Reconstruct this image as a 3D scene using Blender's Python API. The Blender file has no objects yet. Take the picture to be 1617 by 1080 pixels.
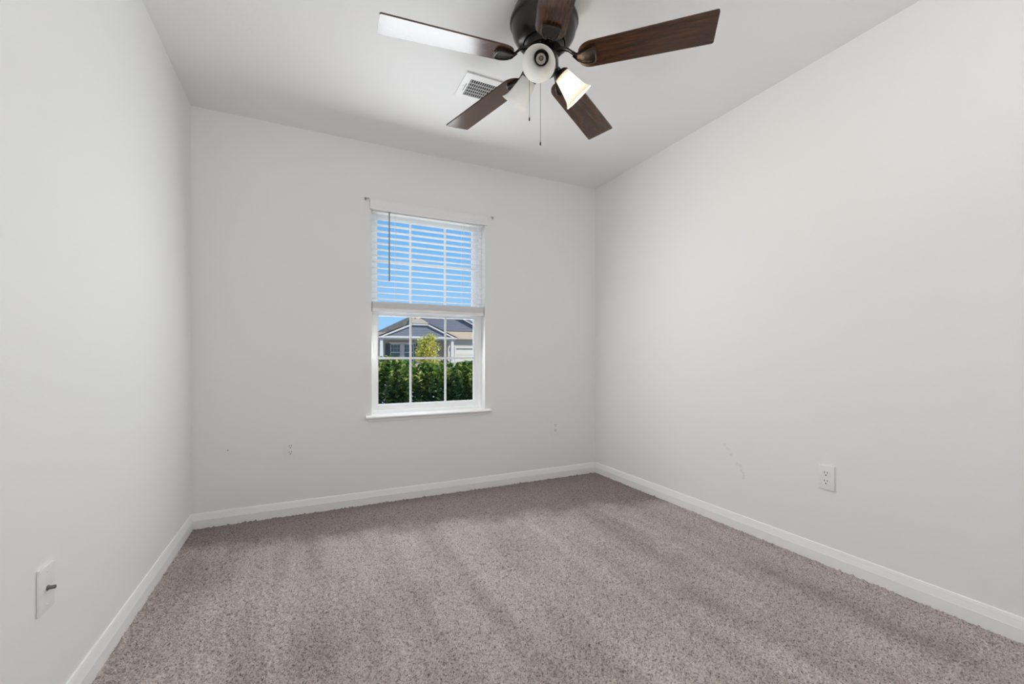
import bpy, bmesh, math, random
import numpy as np
from mathutils import Vector, Matrix

# ------------------------------------------------------------------ scene, camera, sky, sun, lamps, exposure
S = bpy.context.scene
COL = S.collection
PI = math.pi
W, H, YR = 2.846, 2.44, -3.75          # room width, ceiling height, rear wall

S.view_settings.view_transform = 'Standard'
S.view_settings.look = 'None'
S.view_settings.gamma = 1.0
S.view_settings.use_curve_mapping = False
S.view_settings.exposure = 0.0
S.cycles.max_bounces = 14
S.cycles.diffuse_bounces = 10
S.cycles.transparent_max_bounces = 24
S.cycles.sample_clamp_indirect = 6.0
S.cycles.caustics_reflective = False
S.cycles.caustics_refractive = False

cam_d = bpy.data.cameras.new('camera')
cam = bpy.data.objects.new('camera', cam_d)
COL.objects.link(cam)
cam.location = (0.6031, -3.0213, 0.993)
cam.rotation_euler = (PI / 2, 0, -0.44657)
cam_d.sensor_width = 36.0
cam_d.lens = 36.0 * 675.9 / 1617
cam_d.shift_y = (563.8 - 540) / 1617
cam_d.clip_start = 0.02
S.camera = cam

world = bpy.data.worlds.new('world')
S.world = world
world.use_nodes = True
wn = world.node_tree
wn.nodes.clear()
_o = wn.nodes.new('ShaderNodeOutputWorld')
_b = wn.nodes.new('ShaderNodeBackground')
_t = wn.nodes.new('ShaderNodeTexCoord')
_s = wn.nodes.new('ShaderNodeSeparateXYZ')
_r = wn.nodes.new('ShaderNodeValToRGB')
wn.links.new(_t.outputs['Generated'], _s.inputs[0])
wn.links.new(_s.outputs['Z'], _r.inputs[0])
wn.links.new(_r.outputs[0], _b.inputs[0])
wn.links.new(_b.outputs[0], _o.inputs[0])
cr = _r.color_ramp
cr.elements[0].position = 0.0
cr.elements[0].color = (0.42, 0.68, 0.98, 1)
cr.elements[1].position = 0.34
cr.elements[1].color = (0.15, 0.45, 0.93, 1)
e = cr.elements.new(0.10); e.color = (0.33, 0.62, 0.97, 1)
e = cr.elements.new(0.22); e.color = (0.22, 0.53, 0.95, 1)
e = cr.elements.new(1.0); e.color = (0.10, 0.30, 0.80, 1)
_b.inputs[1].default_value = 1.0


def lamp(name, kind, loc, energy, color, direction=None, **kw):
    d = bpy.data.lights.new(name, kind)
    d.energy = energy
    d.color = color
    for k, v in kw.items():
        setattr(d, k, v)
    o = bpy.data.objects.new(name, d)
    COL.objects.link(o)
    o.location = loc
    if direction is not None:
        o.rotation_euler = Vector(direction).to_track_quat('-Z', 'Y').to_euler()
    return o


lamp('sun', 'SUN', (5, -8, 9), 4.2, (1.0, 0.95, 0.86), (-0.42, 0.80, -0.72), angle=0.009)
# area lamps added to boost the window daylight, and invented fill behind the camera
lamp('window_fill_inner', 'AREA', (1.335, -0.045, 1.48), 16.5, (0.945, 0.977, 1.0), (0, -1, -0.26),
     shape='RECTANGLE', size=0.66, size_y=1.00)  # added lamp inside the window opening, lifts the room beyond its real daylight
lamp('window_fill_outer', 'AREA', (1.4085, 0.20, 1.33), 6.5, (0.975, 0.99, 1.0), (0, -1, 0),
     shape='RECTANGLE', size=0.86, size_y=1.48)  # added lamp just outside the glass, brightens slats and jambs
lamp('rear_fill_down', 'AREA', (1.20, -3.30, 2.40), 3.6, (0.965, 0.985, 1.0), (0, 0, -1),
     shape='RECTANGLE', size=1.6, size_y=0.5)  # invented downward fill, no ceiling fixture exists here
lamp('rear_fill_up', 'AREA', (1.20, -3.30, 1.75), 13.5, (0.965, 0.985, 1.0), (0, 0.25, 1),
     shape='RECTANGLE', size=1.6, size_y=0.3)  # invented upward fill for the ceiling, no lamp stands here

# ------------------------------------------------------------------ materials


def mat(name, color=(0.8, 0.8, 0.8), rough=0.5, metal=0.0, **kw):
    m = bpy.data.materials.new(name)
    m.use_nodes = True
    b = m.node_tree.nodes['Principled BSDF']
    b.inputs['Base Color'].default_value = (*color, 1)
    b.inputs['Roughness'].default_value = rough
    b.inputs['Metallic'].default_value = metal
    for k, v in kw.items():
        b.inputs[k.replace('_', ' ')].default_value = v
    return m


class NT:
    """short-hand for building node trees"""
    def __init__(self, m):
        self.t = m.node_tree
        self.b = m.node_tree.nodes.get('Principled BSDF')
        self.out = m.node_tree.nodes['Material Output']

    def n(self, kind, **kw):
        x = self.t.nodes.new(kind)
        for k, v in kw.items():
            setattr(x, k, v)
        return x

    def l(self, a, b):
        self.t.links.new(a, b)

    def coord(self, scale=(1, 1, 1), kind='Object'):
        tc = self.n('ShaderNodeTexCoord')
        mp = self.n('ShaderNodeMapping')
        mp.inputs['Scale'].default_value = scale
        self.l(tc.outputs[kind], mp.inputs['Vector'])
        return mp.outputs[0]

    def noise(self, vec, scale, detail=2.0, rough=0.5):
        x = self.n('ShaderNodeTexNoise')
        x.inputs['Scale'].default_value = scale
        x.inputs['Detail'].default_value = detail
        x.inputs['Roughness'].default_value = rough
        self.l(vec, x.inputs['Vector'])
        return x.outputs['Fac']

    def ramp(self, fac, stops):
        x = self.n('ShaderNodeValToRGB')
        el = x.color_ramp.elements
        while len(el) > 2:
            el.remove(el[-1])
        for i, (p, c) in enumerate(stops):
            if i < 2:
                el[i].position = p
                el[i].color = (*c, 1)
            else:
                q = el.new(p)
                q.color = (*c, 1)
        self.l(fac, x.inputs[0])
        return x.outputs[0]

    def bump(self, fac, strength, dist):
        x = self.n('ShaderNodeBump')
        x.inputs['Strength'].default_value = strength
        x.inputs['Distance'].default_value = dist
        self.l(fac, x.inputs['Height'])
        self.l(x.outputs[0], self.b.inputs['Normal'])

    def math(self, op, a, b=None, clamp=False):
        x = self.n('ShaderNodeMath', operation=op, use_clamp=clamp)
        for i, v in enumerate((a, b)):
            if v is None:
                continue
            if isinstance(v, (int, float)):
                x.inputs[i].default_value = v
            else:
                self.l(v, x.inputs[i])
        return x.outputs[0]

    def mix(self, fac, a, b, blend='MIX'):
        x = self.n('ShaderNodeMix', data_type='RGBA', blend_type=blend)
        for s, v in ((x.inputs[0], fac), (x.inputs[6], a), (x.inputs[7], b)):
            if isinstance(v, (int, float)):
                s.default_value = v
            elif isinstance(v, tuple):
                s.default_value = (*v, 1)
            else:
                self.l(v, s)
        return x.outputs[2]


def paint(name, color, scale, strength, dist):
    m = mat(name, color, 0.62)
    t = NT(m)
    t.bump(t.noise(t.coord(), scale, 3.0, 0.55), strength, dist)
    return m


WALL = (0.845, 0.845, 0.838)
m_wall = paint('wall_paint', WALL, 160, 0.12, 0.002)
m_ceil = paint('ceiling_paint', (0.84, 0.84, 0.835), 60, 0.18, 0.003)
m_trim = mat('trim_paint', (0.89, 0.89, 0.88), 0.35)
m_vinyl = mat('window_vinyl', (0.93, 0.935, 0.94), 0.35)
m_plastic = mat('white_plastic', (0.84, 0.84, 0.835), 0.35)
m_slot = mat('slot_shadow', (0.03, 0.03, 0.03), 0.6)
m_steel = mat('coax_metal', (0.20, 0.19, 0.17), 0.35, 0.9)
m_bracket = mat('bracket_metal', (0.42, 0.42, 0.40), 0.4, 0.8)
m_bronze = mat('oil_rubbed_bronze', (0.022, 0.018, 0.014), 0.28, 0.45, Coat_Weight=0.12, Coat_Roughness=0.2)
m_black = mat('black_metal', (0.010, 0.009, 0.008), 0.35, 0.3)
m_chain = mat('chain_metal', (0.10, 0.09, 0.08), 0.4, 0.8)
m_wand = mat('clear_wand', (0.22, 0.22, 0.22), 0.15)
m_cord = mat('cord', (0.75, 0.75, 0.72), 0.7)

# right wall: same paint with the faint rub marks of the photo
m_wall_marked = paint('wall_paint_scuffed', WALL, 160, 0.12, 0.002)
t = NT(m_wall_marked)
co = t.coord()
fac = None
for (y, z, r) in ((-1.270, .470, .012), (-1.285, .452, .012), (-1.300, .450, .010), (-1.312, .420, .012), (-1.350, .375, .012),
                  (-1.372, .368, .014), (-1.378, .345, .012), (-1.388, .332, .010), (-1.392, .318, .009), (-1.390, .303, .011)):
    d = t.n('ShaderNodeVectorMath', operation='DISTANCE')
    t.l(co, d.inputs[0])
    d.inputs[1].default_value = (W, y, z)
    k = t.math('SUBTRACT', 1.0, t.math('DIVIDE', d.outputs['Value'], r), clamp=True)
    fac = k if fac is None else t.math('MAXIMUM', fac, k)
fac = t.math('MULTIPLY', fac, t.math('MULTIPLY', t.noise(co, 120, 2), 0.5))
t.l(t.mix(fac, WALL, (0.36, 0.36, 0.36)), t.b.inputs['Base Color'])


def glass_mat():
    m = bpy.data.materials.new('window_glass')
    m.use_nodes = True
    nt = m.node_tree
    nt.nodes.clear()
    o = nt.nodes.new('ShaderNodeOutputMaterial')
    mx = nt.nodes.new('ShaderNodeMixShader')
    tr = nt.nodes.new('ShaderNodeBsdfTransparent')
    tr.inputs[0].default_value = (0.97, 0.985, 0.98, 1)
    gl = nt.nodes.new('ShaderNodeBsdfGlossy')
    gl.inputs['Roughness'].default_value = 0.02
    fr = nt.nodes.new('ShaderNodeFresnel')
    fr.inputs[0].default_value = 1.12
    nt.links.new(fr.outputs[0], mx.inputs[0])
    nt.links.new(tr.outputs[0], mx.inputs[1])
    nt.links.new(gl.outputs[0], mx.inputs[2])
    nt.links.new(mx.outputs[0], o.inputs[0])
    return m


m_glass = glass_mat()


def translucent(name, color, trans, rough=0.5):
    """diffuse shell that also lets light through"""
    m = mat(name, color, rough)
    t = NT(m)
    tl = t.n('ShaderNodeBsdfTranslucent')
    tl.inputs[0].default_value = (*color, 1)
    mx = t.n('ShaderNodeMixShader')
    mx.inputs[0].default_value = trans
    t.l(t.b.outputs[0], mx.inputs[1])
    t.l(tl.outputs[0], mx.inputs[2])
    t.l(mx.outputs[0], t.out.inputs[0])
    return m


m_slat = translucent('blind_slat', (0.95, 0.95, 0.945), 0.45, 0.4)
m_blind = mat('blind_rail', (0.86, 0.86, 0.855), 0.4)
m_shade = translucent('frosted_glass', (0.93, 0.92, 0.90), 0.45, 0.25)
m_bulb = mat('lit_bulb', (1, 1, 1), 0.4, Emission_Color=(1.0, 0.72, 0.43, 1), Emission_Strength=165.0)


def wood():
    m = mat('walnut_blade', (0.06, 0.03, 0.02), 0.20, IOR=1.53)
    t = NT(m)
    uv = t.n('ShaderNodeUVMap')
    mp = t.n('ShaderNodeMapping')
    mp.inputs['Scale'].default_value = (3.0, 38.0, 1.0)
    t.l(uv.outputs[0], mp.inputs['Vector'])
    n1 = t.noise(mp.outputs[0], 1.6, 5.0, 0.6)
    n2 = t.noise(mp.outputs[0], 7.0, 3.0, 0.6)
    f = t.math('ADD', t.math('MULTIPLY', n1, 0.75), t.math('MULTIPLY', n2, 0.25))
    c = t.ramp(f, [(0.30, (0.014, 0.005, 0.002)), (0.50, (0.052, 0.018, 0.0055)), (0.72, (0.135, 0.047, 0.013))])
    t.l(c, t.b.inputs['Base Color'])
    return m


m_wood = wood()


def carpet():
    m = mat('cut_pile_carpet', (0.3, 0.26, 0.25), 0.95, Specular_IOR_Level=0.1, Sheen_Weight=0.15, Sheen_Roughness=0.6)
    t = NT(m)
    co = t.coord()
    sp = t.n('ShaderNodeSeparateXYZ')
    t.l(co, sp.inputs[0])
    X, Y = sp.outputs[0], sp.outputs[1]
    wob = t.math('SUBTRACT', t.noise(co, 4.5, 3.0, 0.55), 0.5)
    # vacuum strokes: lanes along the length of the room, brushed pile lying one way or the other
    st = t.noise(t.coord((5.0, 0.55, 1)), 1.5, 2.0, 0.5)
    st2 = t.noise(t.coord((15.0, 0.9, 1)), 1.3, 1.0, 0.5)
    pt = t.noise(co, 2.6, 3.0, 0.6)
    f = t.math('ADD', t.math('MULTIPLY', st, 0.42), t.math('ADD', t.math('MULTIPLY', st2, 0.26), t.math('MULTIPLY', pt, 0.32)))
    base = t.ramp(f, [(0.38, (0.395, 0.336, 0.314)), (0.50, (0.462, 0.400, 0.377)), (0.62, (0.525, 0.461, 0.436))])

    def lane(x0, hw, y0, y1, soft=0.10):
        """0..1 along one stroke centred on x0 between y0 and y1"""
        d = t.math('ABSOLUTE', t.math('SUBTRACT', t.math('ADD', X, t.math('MULTIPLY', wob, 0.10)), x0))
        k = t.math('SUBTRACT', 1.0, t.math('DIVIDE', d, hw), clamp=True)
        e1 = t.math('DIVIDE', t.math('SUBTRACT', Y, y0), soft, clamp=True)
        e2 = t.math('DIVIDE', t.math('SUBTRACT', y1, Y), soft, clamp=True)
        return t.math('MULTIPLY', k, t.math('MULTIPLY', e1, e2))

    lite = None
    for a in ((0.74, .07, -.95, -.30), (1.33, .06, -1.50, -.62), (1.80, .06, -1.65, -.72), (0.27, .10, -1.60, -.75), (0.50, .08, -1.5, -.8),
              (1.05, .08, -1.2, -.5), (2.35, .07, -1.9, -.9), (2.0, .10, -2.6, -1.75), (1.60, .07, -2.6, -1.9), (2.72, .09, -2.6, -1.0)):
        k = lane(*a)
        lite = k if lite is None else t.math('MAXIMUM', lite, k)
    base = t.mix(t.math('MULTIPLY', lite, 0.45), base, (0.585, 0.520, 0.490))
    # cross stroke along the window wall and a few strokes against the pile
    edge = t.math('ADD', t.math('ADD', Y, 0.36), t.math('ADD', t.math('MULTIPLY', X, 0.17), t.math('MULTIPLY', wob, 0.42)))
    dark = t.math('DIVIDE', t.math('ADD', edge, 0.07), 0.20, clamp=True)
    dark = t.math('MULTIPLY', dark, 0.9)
    for a in ((2.20, .12, -1.75, -.40), (0.66, .16, -1.70, -1.15), (0.12, .20, -1.0, -.3), (1.30, .18, -2.3, -1.7), (2.05, .10, -2.1, -1.5), (2.55, .10, -2.6, -1.5)):
        dark = t.math('MAXIMUM', dark, t.math('MULTIPLY', lane(*a, soft=0.25), 0.55))
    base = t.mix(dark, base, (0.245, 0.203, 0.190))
    fl = t.noise(co, 175, 4.0, 0.72)
    fleck = t.ramp(fl, [(0.36, (0.22, 0.20, 0.19)), (0.48, (1.0, 1.0, 1.0)), (0.66, (1.45, 1.44, 1.43))])
    t.l(t.mix(1.0, base, fleck, 'MULTIPLY'), t.b.inputs['Base Color'])
    t.bump(t.noise(co, 300, 2.0, 0.6), 0.7, 0.004)
    return m


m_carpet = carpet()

# ------------------------------------------------------------------ mesh helpers


def new():
    return bmesh.new()


def add_box(bm, x0, x1, y0, y1, z0, z1, bev=0.0, seg=2):
    r = bmesh.ops.create_cube(bm, size=1.0)
    vs = r['verts']
    for v in vs:
        v.co = Vector(((x0 + x1) / 2 + v.co.x * (x1 - x0), (y0 + y1) / 2 + v.co.y * (y1 - y0), (z0 + z1) / 2 + v.co.z * (z1 - z0)))
    if bev > 0:
        es = list({e for v in vs for e in v.link_edges})
        bmesh.ops.bevel(bm, geom=es, offset=bev, segments=seg, profile=0.7, affect='EDGES', clamp_overlap=True)


def add_lathe(bm, prof, seg=48, mtx=None, caps=True):
    """spin a profile of (radius, z) around z, then move it by a matrix"""
    rings = []
    for (r, z) in prof:
        ring = []
        for i in range(seg):
            a = 2 * PI * i / seg
            p = Vector((r * math.cos(a), r * math.sin(a), z))
            ring.append(bm.verts.new(mtx @ p if mtx else p))
        rings.append(ring)
    for a, b in zip(rings, rings[1:]):
        for i in range(seg):
            j = (i + 1) % seg
            bm.faces.new((a[i], a[j], b[j], b[i]))
    if caps:
        bm.faces.new(list(reversed(rings[0])))
        bm.faces.new(rings[-1])


def add_tube(bm, pts, r, seg=8):
    pts = [Vector(p) for p in pts]
    rings = []
    for i, p in enumerate(pts):
        d = (pts[min(i + 1, len(pts) - 1)] - pts[max(i - 1, 0)]).normalized()
        u = d.cross(Vector((0, 0, 1)))
        if u.length < 1e-4:
            u = d.cross(Vector((0, 1, 0)))
        u.normalize()
        v = d.cross(u)
        rr = r[i] if isinstance(r, (list, tuple)) else r
        rings.append([bm.verts.new(p + (u * math.cos(2 * PI * k / seg) + v * math.sin(2 * PI * k / seg)) * rr) for k in range(seg)])
    for a, b in zip(rings, rings[1:]):
        for i in range(seg):
            j = (i + 1) % seg
            bm.faces.new((a[i], a[j], b[j], b[i]))
    bm.faces.new(list(reversed(rings[0])))
    bm.faces.new(rings[-1])


def add_prism(bm, pts, axis, a, b):
    """extrude a closed 2D outline along an axis from a to b"""
    def mk(p, h):
        if axis == 'x':
            return (h, p[0], p[1])
        if axis == 'y':
            return (p[0], h, p[1])
        return (p[0], p[1], h)
    A = [bm.verts.new(mk(p, a)) for p in pts]
    B = [bm.verts.new(mk(p, b)) for p in pts]
    n = len(pts)
    for i in range(n):
        j = (i + 1) % n
        bm.faces.new((A[i], A[j], B[j], B[i]))
    bm.faces.new(list(reversed(A)))
    bm.faces.new(B)


def obj(name, bm, m, parent=None, smooth=False):
    bmesh.ops.recalc_face_normals(bm, faces=bm.faces[:])
    me = bpy.data.meshes.new(name)
    bm.to_mesh(me)
    bm.free()
    if smooth:
        me.polygons.foreach_set('use_smooth', [True] * len(me.polygons))
        try:
            me.set_sharp_from_angle(angle=math.radians(smooth if smooth is not True else 40))
        except Exception:
            pass
    o = bpy.data.objects.new(name, me)
    COL.objects.link(o)
    me.materials.append(m)
    if parent:
        o.parent = parent
    return o


def tag(o, label, cat, group=None):
    o['label'] = label
    o['category'] = cat
    if group:
        o['group'] = group
    return o


def thing(name, label, cat, loc=(0, 0, 0), rotz=0.0, group=None):
    o = bpy.data.objects.new(name, None)
    COL.objects.link(o)
    o.empty_display_size = 0.05
    o.location = loc
    o.rotation_euler = (0, 0, rotz)
    return tag(o, label, cat, group)


def struct(name, bm, m, parent=None, smooth=False):
    o = obj(name, bm, m, parent, smooth)
    if parent is None:
        o['kind'] = 'structure'
    return o


# ------------------------------------------------------------------ room shell
# window opening
OX0, OX1, OZ0, OZ1 = 0.996, 1.821, 0.590, 2.030
T = 0.16

bm = new()
for b in ((-2.2, OX0, 0, T, -0.3, 2.55), (OX1, 6.0, 0, T, -0.3, 2.55), (OX0, OX1, 0, T, -0.3, OZ0), (OX0, OX1, 0, T, OZ1, 2.55)):
    add_box(bm, *b)
bmesh.ops.remove_doubles(bm, verts=bm.verts[:], dist=1e-5)
struct('wall_back', bm, m_wall)
bm = new(); add_box(bm, -0.12, 0, YR, 0, -0.02, H); struct('wall_left', bm, m_wall)
bm = new(); add_box(bm, W, W + 0.12, YR, 0, -0.02, H); struct('wall_right', bm, m_wall_marked)
bm = new(); add_box(bm, -0.12, W + 0.12, YR - 0.12, YR, -0.02, H); struct('wall_rear', bm, m_wall)
bm = new(); add_box(bm, -0.12, W + 0.12, YR - 0.12, 0, H, H + 0.1); struct('ceiling', bm, m_ceil)
m_roof = mat('roof_shingle', (0.10, 0.10, 0.11), 0.9)
bm = new(); add_box(bm, -2.4, 6.2, YR - 0.6, 0.40, 2.551, 2.59); struct('roof', bm, m_roof)


def carpet_floor():
    rng = np.random.default_rng(4)
    step = 0.005
    xs = np.arange(-0.01, W + 0.011, step)
    ys = np.concatenate([np.linspace(YR - 0.01, -2.75, 40), np.arange(-2.74, 0.0101, step)])
    nx, ny = len(xs), len(ys)
    h = rng.random((ny, nx))
    def blur(a):
        return (a + np.roll(a, 1, 0) + np.roll(a, 1, 1) + np.roll(np.roll(a, 1, 0), 1, 1)) / 4
    tuft = blur(rng.random((ny, nx)))
    clump = rng.random((ny, nx))
    for _ in range(5):
        clump = blur(clump)
    clump = (clump - clump.mean()) / clump.std()
    z = (h - 0.5) * 0.007 + (tuft - 0.5) * 0.019 + clump * 0.0012
    jx = (rng.random((ny, nx)) - 0.5) * step * 0.8
    jy = (rng.random((ny, nx)) - 0.5) * step * 0.8
    co = np.stack([xs[None, :] + jx, ys[:, None] + jy, z], -1).reshape(-1, 3).astype(np.float32)
    i = (np.arange(ny - 1)[:, None] * nx + np.arange(nx - 1)[None, :]).reshape(-1)
    q = np.stack([i, i + 1, i + nx + 1, i + nx], -1).astype(np.int32)
    me = bpy.data.meshes.new('floor')
    me.vertices.add(len(co)); me.vertices.foreach_set('co', co.ravel())
    me.loops.add(q.size); me.loops.foreach_set('vertex_index', q.ravel())
    me.polygons.add(len(q))
    me.polygons.foreach_set('loop_start', np.arange(0, q.size, 4, dtype=np.int32))
    me.polygons.foreach_set('loop_total', np.full(len(q), 4, dtype=np.int32))
    me.polygons.foreach_set('use_smooth', np.ones(len(q), dtype=bool))
    me.update(); me.validate()
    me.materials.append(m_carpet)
    o = bpy.data.objects.new('floor', me)
    COL.objects.link(o)
    o['kind'] = 'structure'


carpet_floor()

# baseboards: flat face, small step and rounded top
BB = [(0, 0), (0.0130, 0), (0.0130, 0.050), (0.0122, 0.0515), (0.0085, 0.070), (0.0078, 0.0725), (0.0078, 0.0750), (0.0048, 0.0865), (0.0036, 0.088), (0, 0.088)]
bm = new(); add_prism(bm, [(-a, z) for a, z in BB], 'x', 0.0, W); struct('baseboard_back', bm, m_trim)
bm = new(); add_prism(bm, [(a, z) for a, z in BB], 'y', YR, -0.0142); struct('baseboard_left', bm, m_trim)
bm = new(); add_prism(bm, [(W - a, z) for a, z in BB], 'y', YR, -0.0132); struct('baseboard_right', bm, m_trim)

# ------------------------------------------------------------------ window
win = bpy.data.objects.new('window_1', None)
COL.objects.link(win)
win.location = (1.4085, 0.0, OZ0)
win['kind'] = 'structure'


def wobj(name, bm, m, parent=win, smooth=False):
    """part modelled in room coordinates, hung under a parent"""
    o = obj(name, bm, m, parent, smooth)
    o.location = -Vector(win.location) if parent is win else Vector((0, 0, 0))
    return o


def ring(bm, x0, x1, z0, z1, w, y0, y1, wb=None, wt=None, bev=0.003):
    """rectangular frame of four rails"""
    wb = w if wb is None else wb
    wt = w if wt is None else wt
    add_box(bm, x0, x0 + w, y0, y1, z0, z1, bev)
    add_box(bm, x1 - w, x1, y0, y1, z0, z1, bev)
    add_box(bm, x0 + w, x1 - w, y0 + 0.001, y1, z0, z0 + wb, bev)
    add_box(bm, x0 + w, x1 - w, y0 + 0.001, y1, z1 - wt, z1, bev)


ZS = 0.598                                 # top of the stool
bm = new()                                 # outer vinyl frame
ring(bm, OX0, OX1, ZS, OZ1, 0.020, 0.072, 0.158)
wobj('window_frame', bm, m_vinyl)


def sash(name, x0, x1, z0, z1, y0, y1, w, wb, wt, gx, gz):
    bm = new()
    ring(bm, x0, x1, z0, z1, w, y0, y1, wb, wt, 0.004)
    # glazing bead
    ring(bm, x0 + w - 0.002, x1 - w + 0.002, z0 + wb - 0.002, z1 - wt + 0.002, 0.008, y0 + 0.010, y1 - 0.004, bev=0.002)
    s = wobj(name, bm, m_vinyl)
    ym = (y0 + y1) / 2 + 0.006
    a0, a1, b0, b1 = x0 + w, x1 - w, z0 + wb, z1 - wt
    for x in gx:
        bm = new(); add_box(bm, x - 0.008, x + 0.008, ym - 0.010, ym - 0.003, b0, b1, 0.002); wobj('muntin', bm, m_vinyl, s)
    for z in gz:
        bm = new(); add_box(bm, a0, a1, ym - 0.0098, ym - 0.0032, z - 0.008, z + 0.008, 0.002); wobj('muntin', bm, m_vinyl, s)
    bm = new(); add_box(bm, a0 - 0.004, a1 + 0.004, ym, ym + 0.004, b0 - 0.004, b1 + 0.004); wobj('glass_pane', bm, m_glass, s)
    return s


sash('upper_sash', OX0 + 0.020, OX1 - 0.020, 1.285, OZ1 - 0.018, 0.116, 0.150, 0.030, 0.034, 0.034, (1.286, 1.548), (1.678,))
lo = sash('lower_sash', OX0 + 0.018, OX1 - 0.018, ZS + 0.012, 1.322, 0.080, 0.114, 0.034, 0.046, 0.030, (1.280, 1.540), (0.985,))
bm = new(); add_box(bm, 1.36, 1.42, 0.070, 0.082, 1.322, 1.330, 0.002); wobj('sash_lock', bm, m_vinyl)

bm = new()                                 # stool with rounded nose, and its horns past the opening
add_box(bm, OX0, OX1, -0.01, 0.085, ZS - 0.022, ZS, 0.0)
nose = [(-0.030, ZS - 0.011), (-0.0275, ZS - 0.004), (-0.022, ZS), (0, ZS), (0, ZS - 0.022), (-0.022, ZS - 0.022), (-0.0275, ZS - 0.018)]
add_prism(bm, nose, 'x', 0.958, 1.862)
wobj('window_sill', bm, m_trim, smooth=35)
bm = new()                                 # thin caulk apron below
add_box(bm, 0.975, 1.845, -0.010, 0.0, ZS - 0.040, ZS - 0.022, 0.004)
wobj('sill_apron', bm, m_wall)

# ------------------------------------------------------------------ blind
blind = thing('window_blind', 'white horizontal slat blind half raised over the upper part of the window', 'blind', (1.4085, 0.0, 2.03))


def bobj(name, bm, m, parent=blind, smooth=False):
    o = obj(name, bm, m, parent, smooth)
    if parent is blind:
        o.location = -Vector(blind.location)
    return o


BX0, BX1 = OX0 + 0.006, OX1 - 0.006
bm = new(); add_box(bm, BX0, BX1, 0.008, 0.058, 1.985, 2.028, 0.002); bobj('headrail', bm, m_blind)
bm = new()
val = [(-0.004, 1.990), (-0.018, 1.990), (-0.020, 1.996), (-0.019, 2.012), (-0.021, 2.036), (-0.024, 2.046), (-0.024, 2.056), (-0.004, 2.056)]
add_prism(bm, val, 'x', 0.986, 1.836)
bobj('valance', bm, m_blind, smooth=30)
bm = new()
for i in range(15):                        # open slats, slightly crowned
    zc = 1.945 - 0.0423 * i
    y0, y1 = 0.008, 0.058
    n = 6
    prof = []
    for k in range(n + 1):
        s_ = k / n
        prof.append((y0 + (y1 - y0) * s_, zc + 0.003 * (1 - (2 * s_ - 1) ** 2)))
    prof += [(a, z - 0.0028) for a, z in reversed(prof)]
    add_prism(bm, prof, 'x', BX0 + 0.002, BX1 - 0.002)
bobj('slats', bm, m_slat, smooth=30)
bm = new()
for i in range(11):                        # slats gathered on the bottom rail
    zc = 1.330 + 0.0040 * i
    sag = random.Random(i).uniform(-0.002, 0.002)
    add_box(bm, BX0 + 0.002, BX1 - 0.002, 0.008 + sag, 0.058 + sag, zc, zc + 0.0030)
bobj('stacked_slats', bm, m_blind)
bm = new(); add_box(bm, BX0 + 0.001, BX1 - 0.001, 0.007, 0.059, 1.305, 1.329, 0.003); bobj('bottom_rail', bm, m_blind)
bm = new(); add_tube(bm, [(1.114, 0.002, 1.988), (1.114, 0.002, 1.515)], 0.0042, 8); bobj('tilt_wand', bm, m_wand, smooth=True)
for x in (1.16, 1.655):
    bm = new()
    for y in (0.0068, 0.0592):
        add_tube(bm, [(x, y, 1.99), (x, y, 1.33)], 0.0008, 5)
    bobj('ladder_cord', bm, m_cord)
bm = new(); add_tube(bm, [(1.70, 0.000, 1.988), (1.70, 0.001, 1.36)], 0.0009, 5); bobj('lift_cord', bm, m_cord)

for x, sg, lab in ((0.957, 1, 'small grey metal bracket on the wall at the top left corner of the window blind'),
                   (1.884, -1, 'small grey metal bracket on the wall at the top right corner of the window blind')):
    br = thing('curtain_bracket', lab, 'bracket', (x, 0, 2.057), group='brackets above the window')
    bm = new(); add_box(bm, -0.006, 0.006, -0.003, 0.0, -0.010, 0.010, 0.001); obj('bracket_plate', bm, m_bracket, br)
    bm = new(); add_tube(bm, [(0, -0.002, 0), (0, -0.016, 0.001), (sg * 0.010, -0.022, 0.0), (sg * 0.022, -0.022, -0.001)], 0.0032, 8)
    obj('bracket_hook', bm, m_bracket, br, True)

# ------------------------------------------------------------------ wall plates


def plate(bm, w=0.070, h=0.115):
    """cover plate standing on y = 0 and facing -y, with sloped edges"""
    add_box(bm, -w / 2, w / 2, -0.0062, 0.0, -h / 2, h / 2, 0.0030, 2)


def outlet(label, loc, rz):
    o = thing('wall_outlet', label, 'outlet', loc, rz, 'white duplex outlets low on the walls')
    bm = new(); plate(bm); obj('cover_plate', bm, m_plastic, o, 35)
    for dz in (0.0195, -0.0195):
        bm = new()
        pts = []
        for k in range(32):                # round face cut flat at top and bottom
            a = 2 * PI * k / 32
            pts.append((0.0172 * math.cos(a), max(-0.0142, min(0.0142, 0.0172 * math.sin(a))) + dz))
        add_prism(bm, pts, 'y', -0.0080, -0.0040)
        rc = obj('receptacle', bm, m_plastic, o)
        bm = new()
        add_box(bm, -0.0080, -0.0052, -0.0083, -0.0060, dz + 0.0005, dz + 0.0095)
        add_box(bm, 0.0052, 0.0078, -0.0083, -0.0060, dz + 0.0015, dz + 0.0090)
        add_lathe(bm, [(0.0030, -0.0083), (0.0030, -0.0060)], 14, Matrix.Translation((0, 0, dz - 0.0075)) @ Matrix(((1, 0, 0, 0), (0, 0, 1, 0), (0, -1, 0, 0), (0, 0, 0, 1))))
        obj('slots', bm, m_slot, rc)
    bm = new()
    add_lathe(bm, [(0.0030, 0.0), (0.0030, 0.0012), (0.0018, 0.0018)], 14, Matrix.Translation((0, -0.0060, 0)) @ Matrix.Rotation(PI / 2, 4, 'X'))
    obj('screw', bm, m_plastic, o, True)
    return o


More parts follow.
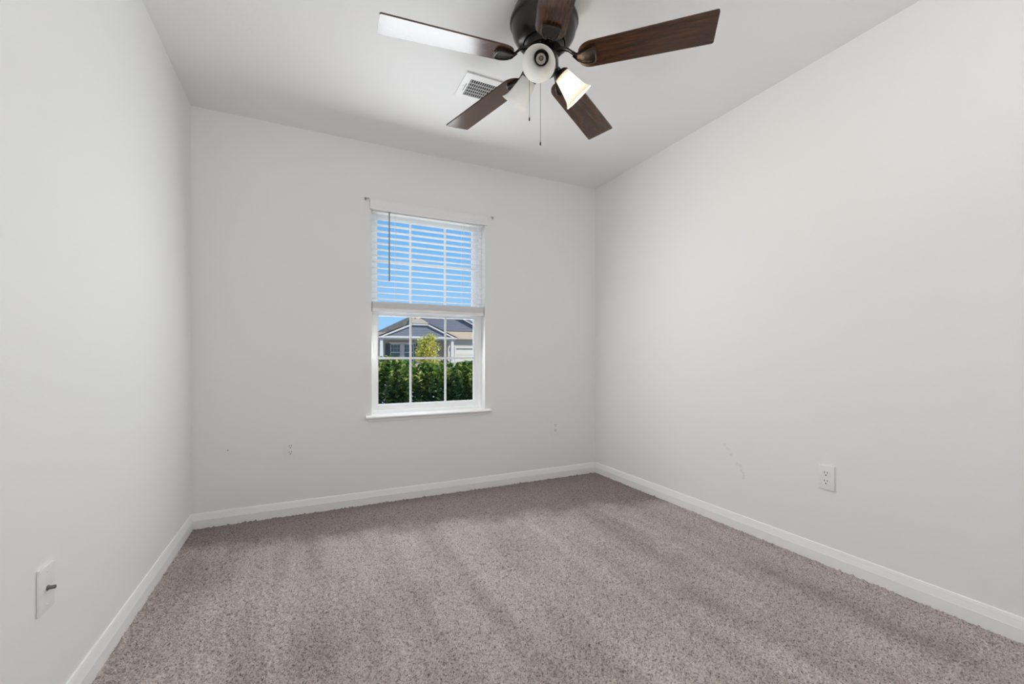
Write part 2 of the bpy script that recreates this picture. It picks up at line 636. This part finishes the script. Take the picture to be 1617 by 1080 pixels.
outlet('white duplex outlet low on the window wall to the left of the window', (0.5095, 0, 0.414), 0)
outlet('white duplex outlet low on the window wall to the right of the window', (2.4425, 0, 0.4125), 0)
outlet('white duplex outlet low on the bare right-hand wall', (W, -1.825, 0.417), -PI / 2)

cx = thing('coax_wall_plate', 'white cable wall plate with a dark metal stub, low on the left wall', 'wall plate', (0, -1.526, 0.405), PI / 2)
bm = new(); plate(bm); obj('cover_plate', bm, m_plastic, cx, 35)
bm = new()
RX = Matrix.Rotation(PI / 2, 4, 'X')
add_lathe(bm, [(0.0068, 0.005), (0.0068, 0.0085), (0.0058, 0.0095)], 6, RX)
add_lathe(bm, [(0.0047, 0.0085), (0.0047, 0.021), (0.0040, 0.022)], 18, RX)
obj('coax_connector', bm, m_steel, cx, 35)['label'] = 'dark metal connector stub'
for dz in (0.042, -0.042):
    bm = new(); add_lathe(bm, [(0.003, 0.0055), (0.003, 0.0070), (0.0018, 0.0076)], 12, Matrix.Translation((0, 0, dz)) @ RX)
    obj('screw', bm, m_plastic, cx, True)

bm = new(); add_lathe(bm, [(0.0014, 0.0), (0.0014, 0.006), (0.0035, 0.0065), (0.0030, 0.008)], 12, RX)
nail = obj('nail', bm, m_steel, None, True)
nail.location = (0.180, 0.0005, 0.440)
tag(nail, 'tiny dark nail in the window wall near the left corner', 'nail')

# ------------------------------------------------------------------ ceiling register
VX0, VX1, VY0, VY1 = 1.334, 1.612, -0.970, -0.760
vent = thing('ceiling_vent', 'white metal air register on the ceiling, partly hidden behind a fan blade', 'vent', ((VX0 + VX1) / 2, (VY0 + VY1) / 2, H))
gx0, gx1, gy0, gy1 = 1.372, 1.574, -0.928, -0.788
vl = -Vector(vent.location)
bm = new()
zt, zb = H, H - 0.007


def frame_face(bm, x0, x1, y0, y1):
    add_box(bm, x0, x1, y0, y1, zb, zt, 0.0025)


frame_face(bm, VX0, gx0, VY0, VY1); frame_face(bm, gx1, VX1, VY0, VY1)
frame_face(bm, gx0 - 0.001, gx1 + 0.001, VY0, gy0); frame_face(bm, gx0 - 0.001, gx1 + 0.001, gy1, VY1)
obj('vent_frame', bm, m_plastic, vent).location = vl
bm = new(); add_box(bm, gx0, gx1, gy0, gy1, H - 0.0012, H - 0.0002)
obj('vent_throat', bm, mat('vent_dark', (0.05, 0.05, 0.05), 0.8), vent).location = vl
m_louver = mat('vent_louver', (0.62, 0.62, 0.61), 0.5)
bm = new()
n = 17
for i in range(n):
    x = gx0 + (gx1 - gx0) * (i + 0.5) / n
    prof = [(x - 0.0030, H - 0.0065), (x - 0.0012, H - 0.0065), (x + 0.0042, H - 0.0015), (x + 0.0024, H - 0.0015)]
    add_prism(bm, prof, 'y', gy0, gy1)
obj('louvers', bm, m_louver, vent).location = vl
bm = new()
for i, y in enumerate((-0.900, -0.872, -0.844, -0.820)):
    add_box(bm, gx0, gx1, y - 0.002, y + 0.002, H - 0.0075, H - 0.0055)
obj('cross_bars', bm, m_louver, vent).location = vl
for x in (1.3605, 1.5860):
    bm = new(); add_box(bm, x - 0.0015, x + 0.0015, -0.888, -0.822, H - 0.0076, H - 0.0060)
    obj('lever_slot', bm, m_slot, vent).location = vl
for x in (1.349, 1.597):
    bm = new(); add_lathe(bm, [(0.004, H - 0.0070), (0.004, H - 0.0082), (0.002, H - 0.0088)], 12, Matrix.Translation((x, -0.864, 0)))
    obj('screw', bm, m_louver, vent, True).location = vl

# ------------------------------------------------------------------ ceiling fan
FX, FY = 1.495, -1.468
fan = thing('ceiling_fan', 'dark bronze five-bladed ceiling fan with walnut blades and three frosted lamp shades', 'ceiling fan', (FX, FY, H))


def fobj(name, bm, m, parent=fan, smooth=False):
    return obj(name, bm, m, parent, smooth)


def Z(z):
    return z - H


bm = new()
add_lathe(bm, [(0.120, Z(2.439)), (0.128, Z(2.425)), (0.132, Z(2.400)), (0.140, Z(2.394)), (0.1425, Z(2.386)), (0.1420, Z(2.378)), (0.1365, Z(2.374)),
               (0.1350, Z(2.370)), (0.1340, Z(2.355)), (0.1290, Z(2.335)), (0.1200, Z(2.318)), (0.1080, Z(2.304)), (0.0950, Z(2.296)), (0.0880, Z(2.294)),
               (0.0860, Z(2.298)), (0.0850, Z(2.312))], 72)
fobj('motor_housing', bm, m_bronze, smooth=35)
bm = new()
add_lathe(bm, [(0.084, Z(2.306)), (0.084, Z(2.288)), (0.076, Z(2.284)), (0.074, Z(2.268)), (0.050, Z(2.264)), (0.030, Z(2.262))], 48)
for k in range(10):                        # screw bosses on the flywheel
    a = 2 * PI * (k + 0.3) / 10
    add_lathe(bm, [(0.005, Z(2.270)), (0.005, Z(2.263)), (0.003, Z(2.261))], 8, Matrix.Translation((0.064 * math.cos(a), 0.064 * math.sin(a), 0)))
fobj('flywheel', bm, m_black, smooth=35)
bm = new()
add_lathe(bm, [(0.034, Z(2.266)), (0.040, Z(2.250)), (0.056, Z(2.244)), (0.060, Z(2.236)), (0.060, Z(2.195)), (0.056, Z(2.186)), (0.040, Z(2.180)), (0.018, Z(2.176)), (0.010, Z(2.168)), (0.004, Z(2.166))], 48)
fobj('switch_housing', bm, m_bronze, smooth=35)

PITCH = -math.radians(10.9)
BLW, BR = 0.139, 0.662
blade_z = [(-0.0200, -0.46), (0.0013, 0.77), (-0.0023, 0.29), (0.0204, -0.60), (-0.004, 0.0)]
for k in range(5):
    dzt, dth = blade_z[k]
    th = math.radians(176.05 - 72 * k + dth)
    u = Vector((math.cos(th), math.sin(th), 0))
    v = Vector((-math.sin(th), math.cos(th), 0))

    def at(r, s, up=0.0, tw=1.0):
        """point at radius r, sideways s and up off the pitched blade plane"""
        p = PITCH * tw
        drop = dzt * max(0.0, (r - 0.10) / (BR - 0.10))
        return u * r + v * (s * math.cos(p) - up * math.sin(p)) + Vector((0, 0, Z(2.220) + drop + s * math.sin(p) + up * math.cos(p)))

    # blade outline in (r, s)
    out = []
    r0, w0, w1 = 0.140, 0.120, BLW
    for i in range(15):                    # rounded root
        a = PI / 2 + PI * i / 14
        out.append((r0 + 0.055 + 0.055 * math.cos(a), (w0 / 2) * abs(math.sin(a)) ** 0.85 * (1 if math.sin(a) >= 0 else -1)))
    rt = 0.008
    for i in range(5):
        a = -PI / 2 + (PI / 2) * i / 4
        out.append((BR - rt + rt * math.cos(a), -w1 / 2 + rt + rt * math.sin(a)))
    for i in range(5):
        a = (PI / 2) * i / 4
        out.append((BR - rt + rt * math.cos(a), w1 / 2 - rt + rt * math.sin(a)))
    bm = new()
    uvl = bm.loops.layers.uv.new('UVMap')
    lo_ = [bm.verts.new(at(r, s, -0.003)) for r, s in out]
    hi_ = [bm.verts.new(at(r, s, 0.003)) for r, s in out]
    n = len(out)
    vr = {}
    for i in range(n):
        vr[lo_[i]] = out[i]; vr[hi_[i]] = out[i]
    bm.faces.new(lo_); bm.faces.new(list(reversed(hi_)))
    for i in range(n):
        j = (i + 1) % n
        bm.faces.new((lo_[j], lo_[i], hi_[i], hi_[j]))
    for f in bm.faces:
        for l in f.loops:
            r, s = vr[l.vert]
            l[uvl].uv = (r + k * 1.7, s + k * 0.37)
    blade = fobj('fan_blade', bm, m_wood)
    # blade iron: neck from the flywheel widening into a paddle under the blade
    secs = [(0.052, 0.013, 0.046, 0.0), (0.080, 0.011, 0.044, 0.0), (0.100, 0.010, 0.036, 0.1), (0.120, 0.0105, 0.018, 0.35), (0.136, 0.014, 0.002, 0.7), (0.150, 0.021, -0.0065, 1.0),
            (0.165, 0.029, -0.0075, 1.0), (0.182, 0.035, -0.0078, 1.0), (0.198, 0.0365, -0.0078, 1.0), (0.208, 0.033, -0.0076, 1.0), (0.214, 0.024, -0.0072, 1.0)]
    bm = new()
    loops = []
    for (r, hw, up, tw) in secs:
        row = []
        for (s, du) in ((-1, 0), (-0.8, -0.0030), (-0.55, 0.0), (0, 0.0008), (0.55, 0.0), (0.8, -0.0030), (1, 0), (1, 0.004), (0, 0.005), (-1, 0.004)):
            row.append(bm.verts.new(at(r, s * hw, up + du, tw)))
        loops.append(row)
    for a, b in zip(loops, loops[1:]):
        for i in range(len(a)):
            j = (i + 1) % len(a)
            bm.faces.new((a[i], a[j], b[j], b[i]))
    bm.faces.new(list(reversed(loops[0]))); bm.faces.new(loops[-1])
    edge = [(0.118, 0.009, 0.014, 0.35), (0.140, 0.0155, -0.006, 0.8), (0.155, 0.0235, -0.0105, 1), (0.170, 0.0305, -0.0115, 1), (0.185, 0.0345, -0.0118, 1), (0.198, 0.0345, -0.0118, 1), (0.207, 0.030, -0.0118, 1), (0.212, 0.021, -0.0118, 1), (0.2135, 0.010, -0.0118, 1)]
    pl = [at(r, hw, up, tw) for r, hw, up, tw in edge] + [at(r, -hw, up, tw) for r, hw, up, tw in reversed(edge)]
    add_tube(bm, pl, 0.0030, 8)
    fobj('blade_iron', bm, m_bronze, blade, 50)

# light kit: three frosted bell shades on short arms
rim_r, rim_z, nk_r, nk_z = 0.160, 2.109, 0.083, 2.185
for i, az in enumerate((-127.1, -7.1, 112.9)):
    a = math.radians(az)
    h = Vector((math.cos(a), math.sin(a), 0))
    neck = h * nk_r + Vector((0, 0, Z(nk_z)))
    rim = h * rim_r + Vector((0, 0, Z(rim_z)))
    ax = (rim - neck).normalized()
    L = (rim - neck).length
    M = Matrix.Translation(neck) @ ax.to_track_quat('Z', 'Y').to_matrix().to_4x4()
    bm = new()
    prof = [(0.0310, -0.004), (0.0335, 0.004), (0.0350, 0.016), (0.0385, 0.036), (0.0425, 0.056), (0.0465, 0.074), (0.0510, 0.090), (0.0570, 0.101), (0.0625, L - 0.001), (0.0640, L + 0.0015), (0.0625, L + 0.003)]
    inner = [(r - 0.0030, z + 0.0004) for r, z in reversed(prof[:-2])]
    add_lathe(bm, prof + inner, 56, M, caps=False)
    sh = fobj('lamp_shade', bm, m_shade, smooth=50)
    if i == 1:
        sh['label'] = 'glowing frosted shade with the lit bulb'
    # arm and socket cup
    bm = new()
    add_tube(bm, [h * 0.050 + Vector((0, 0, Z(2.214))), h * 0.060 + Vector((0, 0, Z(2.207))), neck - ax * 0.014], [0.012, 0.012, 0.013], 16)
    add_lathe(bm, [(0.012, -0.022), (0.026, -0.016), (0.0335, -0.007), (0.0340, -0.002), (0.0290, -0.001)], 40, M)
    arm = fobj('lamp_arm', bm, m_bronze, smooth=35)
    bm = new()
    add_lathe(bm, [(0.0265, -0.002), (0.0265, 0.002), (0.0205, 0.004), (0.0200, 0.020)], 32, M, caps=False)
    fobj('socket_collar', bm, m_black, arm, True)
    bm = new()
    add_lathe(bm, [(0.0180, 0.000), (0.0190, 0.020), (0.0168, 0.0215), (0.0150, 0.010), (0.0142, 0.006), (0.0060, 0.006), (0.0050, 0.009), (0.001, 0.009)], 32, M)
    fobj('socket', bm, mat('socket_porcelain', (0.74, 0.71, 0.67), 0.35, 0.0), arm, True)
    bm = new()
    add_lathe(bm, [(0.0095, 0.0062), (0.0095, 0.0078), (0.0060, 0.0090)], 20, M)
    fobj('socket_contact', bm, m_steel, arm, True)
    if i == 1:                             # the only shade with a bulb in it, and it is lit
        bm = new()
        add_lathe(bm, [(0.012, 0.016), (0.013, 0.028), (0.020, 0.042), (0.0262, 0.056), (0.0275, 0.066), (0.0245, 0.080), (0.016, 0.089), (0.004, 0.093)], 28, M)
        fobj('light_bulb', bm, m_bulb, smooth=True)

for (x, y, zt_, zb_) in ((-0.052, 0.032, 2.196, 1.995), (0.012, 0.052, 2.190, 1.915)):
    bm = new()
    n = int((zt_ - zb_) / 0.004)
    add_tube(bm, [(x, y, Z(zt_)), (x, y, Z(zb_))], 0.0010, 6)
    ch = fobj('pull_chain', bm, m_chain)
    bm = new()
    add_lathe(bm, [(0.0010, Z(zb_ + 0.003)), (0.0026, Z(zb_)), (0.0032, Z(zb_ - 0.008)), (0.0022, Z(zb_ - 0.013)), (0.0008, Z(zb_ - 0.014))], 12, Matrix.Translation((x, y, 0)))
    fobj('chain_pull', bm, m_black, ch, True)

# ------------------------------------------------------------------ outside
m_ground = mat('sunlit_concrete', (0.55, 0.53, 0.49), 0.9)
NT(m_ground)
bm = new(); add_box(bm, -40, 50, T + 0.01, 70, -0.40, -0.30); struct('ground', bm, m_ground)


def leaf_mat(name, dark, mid, light):
    m = mat(name, mid, 0.38)
    t = NT(m)
    g = t.n('ShaderNodeNewGeometry')
    c = t.ramp(g.outputs['Random Per Island'], [(0.0, dark), (0.50, mid), (0.95, light)])
    t.l(c, t.b.inputs['Base Color'])
    tl = t.n('ShaderNodeBsdfTranslucent')
    t.l(t.mix(1.0, c, (1.25, 1.2, 0.6), 'MULTIPLY'), tl.inputs[0])
    mx = t.n('ShaderNodeMixShader')
    mx.inputs[0].default_value = 0.40
    t.l(t.b.outputs[0], mx.inputs[1]); t.l(tl.outputs[0], mx.inputs[2]); t.l(mx.outputs[0], t.out.inputs[0])
    return m


m_hedge = leaf_mat('hedge_leaf', (0.05, 0.11, 0.018), (0.125, 0.23, 0.038), (0.60, 0.62, 0.18))
m_sap = leaf_mat('sapling_leaf', (0.45, 0.44, 0.08), (0.66, 0.61, 0.16), (0.84, 0.78, 0.34))
m_bark = mat('bark', (0.10, 0.07, 0.045), 0.9)


def add_leaf(bm, p, d, nrm, ln, wd):
    """a folded, curved leaf: six quads"""
    d = d.normalized()
    s = d.cross(nrm)
    if s.length < 1e-3:
        s = d.cross(Vector((1, 0, 0.3)))
    s.normalize()
    n = s.cross(d)
    rows = []
    for (f, w, c) in ((0, 0.08, 0), (0.33, 0.5, 0.05), (0.68, 0.46, 0.03), (1.0, 0.04, -0.12)):
        m_ = p + d * (ln * f) + n * (ln * c)
        e = n * (wd * w * 0.35)
        rows.append((bm.verts.new(m_ - s * (wd * w) + e), bm.verts.new(m_), bm.verts.new(m_ + s * (wd * w) + e)))
    for a, b in zip(rows, rows[1:]):
        bm.faces.new((a[0], a[1], b[1], b[0])); bm.faces.new((a[1], a[2], b[2], b[1]))


def hedge():
    rnd = random.Random(7)
    root = thing('hedge', 'dense leafy green hedge just outside the window', 'hedge', (2.4, 2.9, -0.30))
    bm = new(); st = new()
    off = Vector((2.4, 2.9, -0.30))
    nsh = 0
    for i in range(520):                   # upright shoots, each carrying whorls of leaves
        x = 0.3 + 4.3 * (i * 0.618034 % 1.0) + rnd.uniform(-.03, .03)
        y = rnd.uniform(2.50, 3.30)
        top = 0.945 + 0.04 * math.sin(x * 5.1) + rnd.uniform(-0.10, 0.06) - (0.05 if x > 2.35 else 0.0)
        lean = Vector((rnd.uniform(-0.12, 0.12), rnd.uniform(-0.10, 0.10), 0))
        base = Vector((x, y, -0.30)) - lean
        tip = Vector((x, y, top - 0.05)) + lean
        add_tube(st, [base - off, (base + tip) / 2 + Vector((rnd.uniform(-.03, .03), rnd.uniform(-.03, .03), 0)) - off, tip - off], [0.006, 0.004, 0.002], 5)
        z = 0.12
        while z < 1.0:
            q = base.lerp(tip, z)
            for j in range(3):
                a = rnd.uniform(0, 2 * PI)
                up = 0.25 + 0.9 * z * z + rnd.uniform(-0.3, 0.4)
                d = Vector((math.cos(a), math.sin(a), up))
                add_leaf(bm, q - off, d, Vector((0, 0, 1)) + Vector((rnd.uniform(-.5, .5), rnd.uniform(-.5, .5), 0)), rnd.uniform(0.065, 0.105), rnd.uniform(0.034, 0.052))
            z += 0.050
    obj('foliage', bm, m_hedge, root)
    obj('stems', st, m_bark, root)


hedge()


def sapling():
    rnd = random.Random(11)
    base = Vector((4.72, 13.0, -0.30))
    root = thing('sapling_tree', 'small yellow-green young tree in front of the house across the street', 'tree', base)
    st = new(); bm = new()
    add_tube(st, [(0, 0, 0), (0.02, 0, 0.9), (0, 0, 2.0)], [0.035, 0.025, 0.008], 8)
    for i in range(60):
        z = rnd.uniform(0.8, 1.95)
        a = rnd.uniform(0, 2 * PI)
        wmax = 0.46 * (1 - abs((z - 1.25) / 0.85) ** 3)
        r = max(0.08, wmax) * rnd.uniform(0.75, 1.0)
        p0 = Vector((0.01, 0, z - 0.15))
        p1 = Vector((r * math.cos(a), r * math.sin(a), z + 0.16))
        add_tube(st, [p0, (p0 + p1) / 2 + Vector((0, 0, -0.02)), p1], [0.008, 0.005, 0.002], 5)
        for k in range(75):
            q = p0.lerp(p1, rnd.uniform(0.25, 1.05)) + Vector((rnd.gauss(0, .05), rnd.gauss(0, .05), rnd.gauss(0, .05)))
            d = Vector((rnd.uniform(-1, 1), rnd.uniform(-1, 1), rnd.uniform(-.6, .8)))
            add_leaf(bm, q, d, Vector((rnd.uniform(-.6, .6), rnd.uniform(-.6, .6), 1)), rnd.uniform(0.06, 0.10), rnd.uniform(0.035, 0.055))
    obj('foliage', bm, m_sap, root)
    obj('trunk', st, m_bark, root)


sapling()


def house():
    root = thing('house', 'cream single-storey house with grey gables and a columned porch across the street', 'house', (7.5, 24.0, -0.30))
    off = -Vector(root.location)

    def part(name, bm, m, parent=root):
        o = obj(name, bm, m, parent)
        if parent is root:
            o.location = off
        return o

    cream = mat('house_cream', (0.50, 0.45, 0.39), 0.8)
    taupe = mat('house_taupe', (0.40, 0.33, 0.27), 0.85)
    white = mat('house_trim', (0.54, 0.51, 0.47), 0.6)
    gdoor = mat('garage_door_paint', (0.58, 0.54, 0.47), 0.6)
    shut = mat('shutter', (0.05, 0.055, 0.07), 0.6)
    pane = mat('house_glass', (0.10, 0.12, 0.12), 0.08)
    side = mat('gable_siding', (0.16, 0.165, 0.20), 0.8)
    t = NT(side)
    wv = t.n('ShaderNodeTexWave', bands_direction='Z')
    wv.inputs['Scale'].default_value = 3.2
    t.l(t.coord(), wv.inputs['Vector'])
    t.bump(wv.outputs['Fac'], 0.5, 0.03)
    tan = mat('roof_tan', (0.46, 0.36, 0.26), 0.9)
    shg = mat('roof_grey', (0.17, 0.155, 0.14), 0.95)
    t = NT(shg)
    t.l(t.ramp(t.noise(t.coord((1, 1, 1)), 6, 3), [(0.3, (0.13, 0.12, 0.11)), (0.7, (0.21, 0.19, 0.17))]), t.b.inputs['Base Color'])

    G = -0.30
    # porch and house walls
    bm = new(); add_box(bm, 4.70, 9.50, 25.6, 25.8, G, 2.6); part('porch_wall', bm, taupe)
    bm = new(); add_box(bm, 9.20, 9.70, 25.0, 25.6, G, 2.32); add_box(bm, 9.70, 14.5, 25.0, 25.2, 1.69, 2.32); add_box(bm, 13.6, 14.5, 25.0, 25.2, G, 1.69); part('garage_wall', bm, cream)
    bm = new(); add_box(bm, 4.70, 4.9, 25.7, 34.0, G, 2.5); add_box(bm, 4.7, 14.5, 33.8, 34.0, G, 2.5); part('side_wall', bm, taupe)
    # garage door with frame
    bm = new()
    for r in range(4):
        z0 = G + 0.475 * r
        add_box(bm, 9.78, 13.55, 25.08, 25.12, z0 + 0.01, z0 + 0.465, 0.015, 1)
    part('garage_door', bm, gdoor)
    bm = new(); add_box(bm, 9.66, 13.7, 24.96, 25.0, 1.60, 1.70); add_box(bm, 9.66, 9.78, 24.96, 25.0, G, 1.60); part('garage_trim', bm, white)
    # porch beam and columns
    bm = new(); add_box(bm, 4.50, 9.45, 23.95, 24.30, 2.10, 2.30); part('porch_beam', bm, white)
    bm = new(); add_box(bm, 4.55, 9.40, 24.25, 25.6, 2.28, 2.32); part('porch_ceiling', bm, cream)
    for x0, x1 in ((4.62, 4.80), (9.13, 9.31)):
        bm = new()
        xm = (x0 + x1) / 2
        pr = []
        for (hw, z) in ((0.125, G + 0.7), (0.085, 2.06)):
            pr.append([bm.verts.new((xm + sx * hw, 24.12 + sy * hw, z)) for sx, sy in ((-1, -1), (1, -1), (1, 1), (-1, 1))])
        for i in range(4):
            j = (i + 1) % 4
            bm.faces.new((pr[0][i], pr[0][j], pr[1][j], pr[1][i]))
        add_box(bm, xm - 0.12, xm + 0.12, 24.0, 24.24, 2.04, 2.11)
        add_box(bm, xm - 0.19, xm + 0.19, 23.93, 24.31, G, G + 0.72)
        part('porch_column', bm, white)
    # porch gable: siding, rakes, soffit return, roof
    def gable(x0, z0, x1, zp, y, y_back, name_s, ov, th, cut):
        """street-facing gable whose left slope dies into the porch roof at x = cut"""
        xm = (x0 + x1) / 2
        sl = (zp - z0) / (xm - x0)
        zc = zp - (xm - cut) * sl
        bm = new(); add_prism(bm, [(cut, z0), (x1, z0), (xm, zp), (cut, zc)], 'y', y, y + 0.1); part(name_s, bm, side)
        xa, za = x1 + ov, z0 - ov * sl
        bm = new()
        add_prism(bm, [(xa, za), (xm, zp), (xm, zp + th), (xa, za + th)], 'y', y - 0.22, y - 0.14)
        add_prism(bm, [(cut, zc), (xm, zp), (xm, zp + th), (cut, zc + th)], 'y', y - 0.22, y - 0.14)
        part('rake_trim', bm, white)
        bm = new()
        add_prism(bm, [(xa, za + th), (xm, zp + th), (xm, zp + th + 0.07), (xa, za + th + 0.07)], 'y', y - 0.28, y_back)
        add_prism(bm, [(cut, zc + th), (xm, zp + th), (xm, zp + th + 0.07), (cut, zc + th + 0.07)], 'y', y - 0.28, y_back)
        part('gable_roof', bm, shg)

    # front porch gable, its top clipped by a small hip in tan
    bm = new(); add_prism(bm, [(4.72, 2.28), (9.32, 2.28), (7.50, 3.01), (6.56, 3.01)], 'y', 24.0, 24.12); part('gable_siding', bm, side)
    bm = new()
    add_prism(bm, [(4.46, 2.20), (4.68, 2.20), (6.58, 3.00), (6.53, 3.10)], 'y', 23.86, 23.98)
    add_prism(bm, [(9.50, 2.20), (9.28, 2.20), (7.53, 3.00), (7.59, 3.10)], 'y', 23.86, 23.98)
    add_box(bm, 6.53, 7.59, 23.86, 23.98, 3.00, 3.10)
    add_box(bm, 4.46, 9.50, 23.84, 23.99, 2.18, 2.26)
    part('rake_trim', bm, white)
    bm = new()                              # roof planes behind the rakes
    vs = [bm.verts.new(p) for p in ((4.40, 23.80, 2.24), (6.53, 23.80, 3.13), (6.53, 27.6, 3.13), (4.40, 27.6, 2.24), (9.56, 23.80, 2.24), (7.59, 23.80, 3.13), (7.59, 27.6, 3.13), (9.56, 27.6, 2.24))]
    bm.faces.new(vs[0:4]); bm.faces.new(list(reversed(vs[4:8])))
    r = bmesh.ops.solidify(bm, geom=bm.faces[:], thickness=0.05)
    part('porch_roof', bm, shg)
    bm = new()                              # tan hip face over the clipped gable
    vs = [bm.verts.new(p) for p in ((6.50, 23.82, 3.11), (7.62, 23.82, 3.11), (7.25, 25.4, 3.72), (6.90, 25.4, 3.72))]
    bm.faces.new(vs)
    v2 = [bm.verts.new(p) for p in ((6.50, 25.5, 3.06), (7.62, 25.5, 3.06))]
    bm.faces.new((vs[0], vs[3], v2[0])); bm.faces.new((vs[1], v2[1], vs[2])); bm.faces.new((v2[0], v2[1], vs[1], vs[0])); bm.faces.new((v2[0], vs[3], vs[2], v2[1]))
    part('hip_roof', bm, tan)
    # large main roof slope rising to the left gable edge
    bm = new(); add_prism(bm, [(4.55, 2.46), (8.50, 4.45), (12.5, 2.46)], 'y', 26.6, 34.0); part('main_roof', bm, shg)
    # garage gable
    gable(5.68, 2.76, 11.81, 4.26, 25.0, 26.6, 'garage_gable_siding', 0.25, 0.14, cut=6.95)
    bm = new()                              # tan skirt roof under the garage gable
    add_prism(bm, [(24.55, 2.27), (25.05, 2.75), (25.05, 2.66), (24.55, 2.20)], 'x', 9.10, 14.6)
    part('skirt_roof', bm, tan)
    # windows with shutter
    for x0, x1 in ((5.48, 6.16), (6.36, 7.04)):
        bm = new()
        zb, zt, zm = 0.60, 1.87, 1.30
        for a in ((x0, x0 + .05, zb, zt), (x1 - .05, x1, zb, zt), (x0, x1, zb, zb + .05), (x0, x1, zt - .06, zt), (x0, x1, zm - .03, zm + .03)):
            add_box(bm, a[0], a[1], 25.53, 25.6, a[2], a[3])
        for q in (1, 2):
            xx = x0 + (x1 - x0) * q / 3
            add_box(bm, xx - .008, xx + .008, 25.55, 25.585, zm, zt)
        add_box(bm, x0, x1, 25.55, 25.585, 1.56, 1.576)
        w = part('house_window', bm, white)
        bm = new(); add_box(bm, x0 + .02, x1 - .02, 25.575, 25.6, zb + .02, zt - .02); part('house_pane', bm, pane, w)
    bm = new(); add_box(bm, 6.16, 6.36, 25.54, 25.6, 0.6, 1.87); add_box(bm, 5.42, 7.18, 25.52, 25.6, 1.87, 1.97); part('window_trim', bm, white)
    for x0 in (5.20, 7.06):
        bm = new(); add_box(bm, x0, x0 + 0.26, 25.54, 25.6, 0.60, 1.87, 0.01); part('shutter', bm, shut)
    bm = new(); add_box(bm, 9.36, 9.47, 24.88, 25.0, 1.48, 1.66, 0.02); part('porch_lamp', bm, shut)


house()
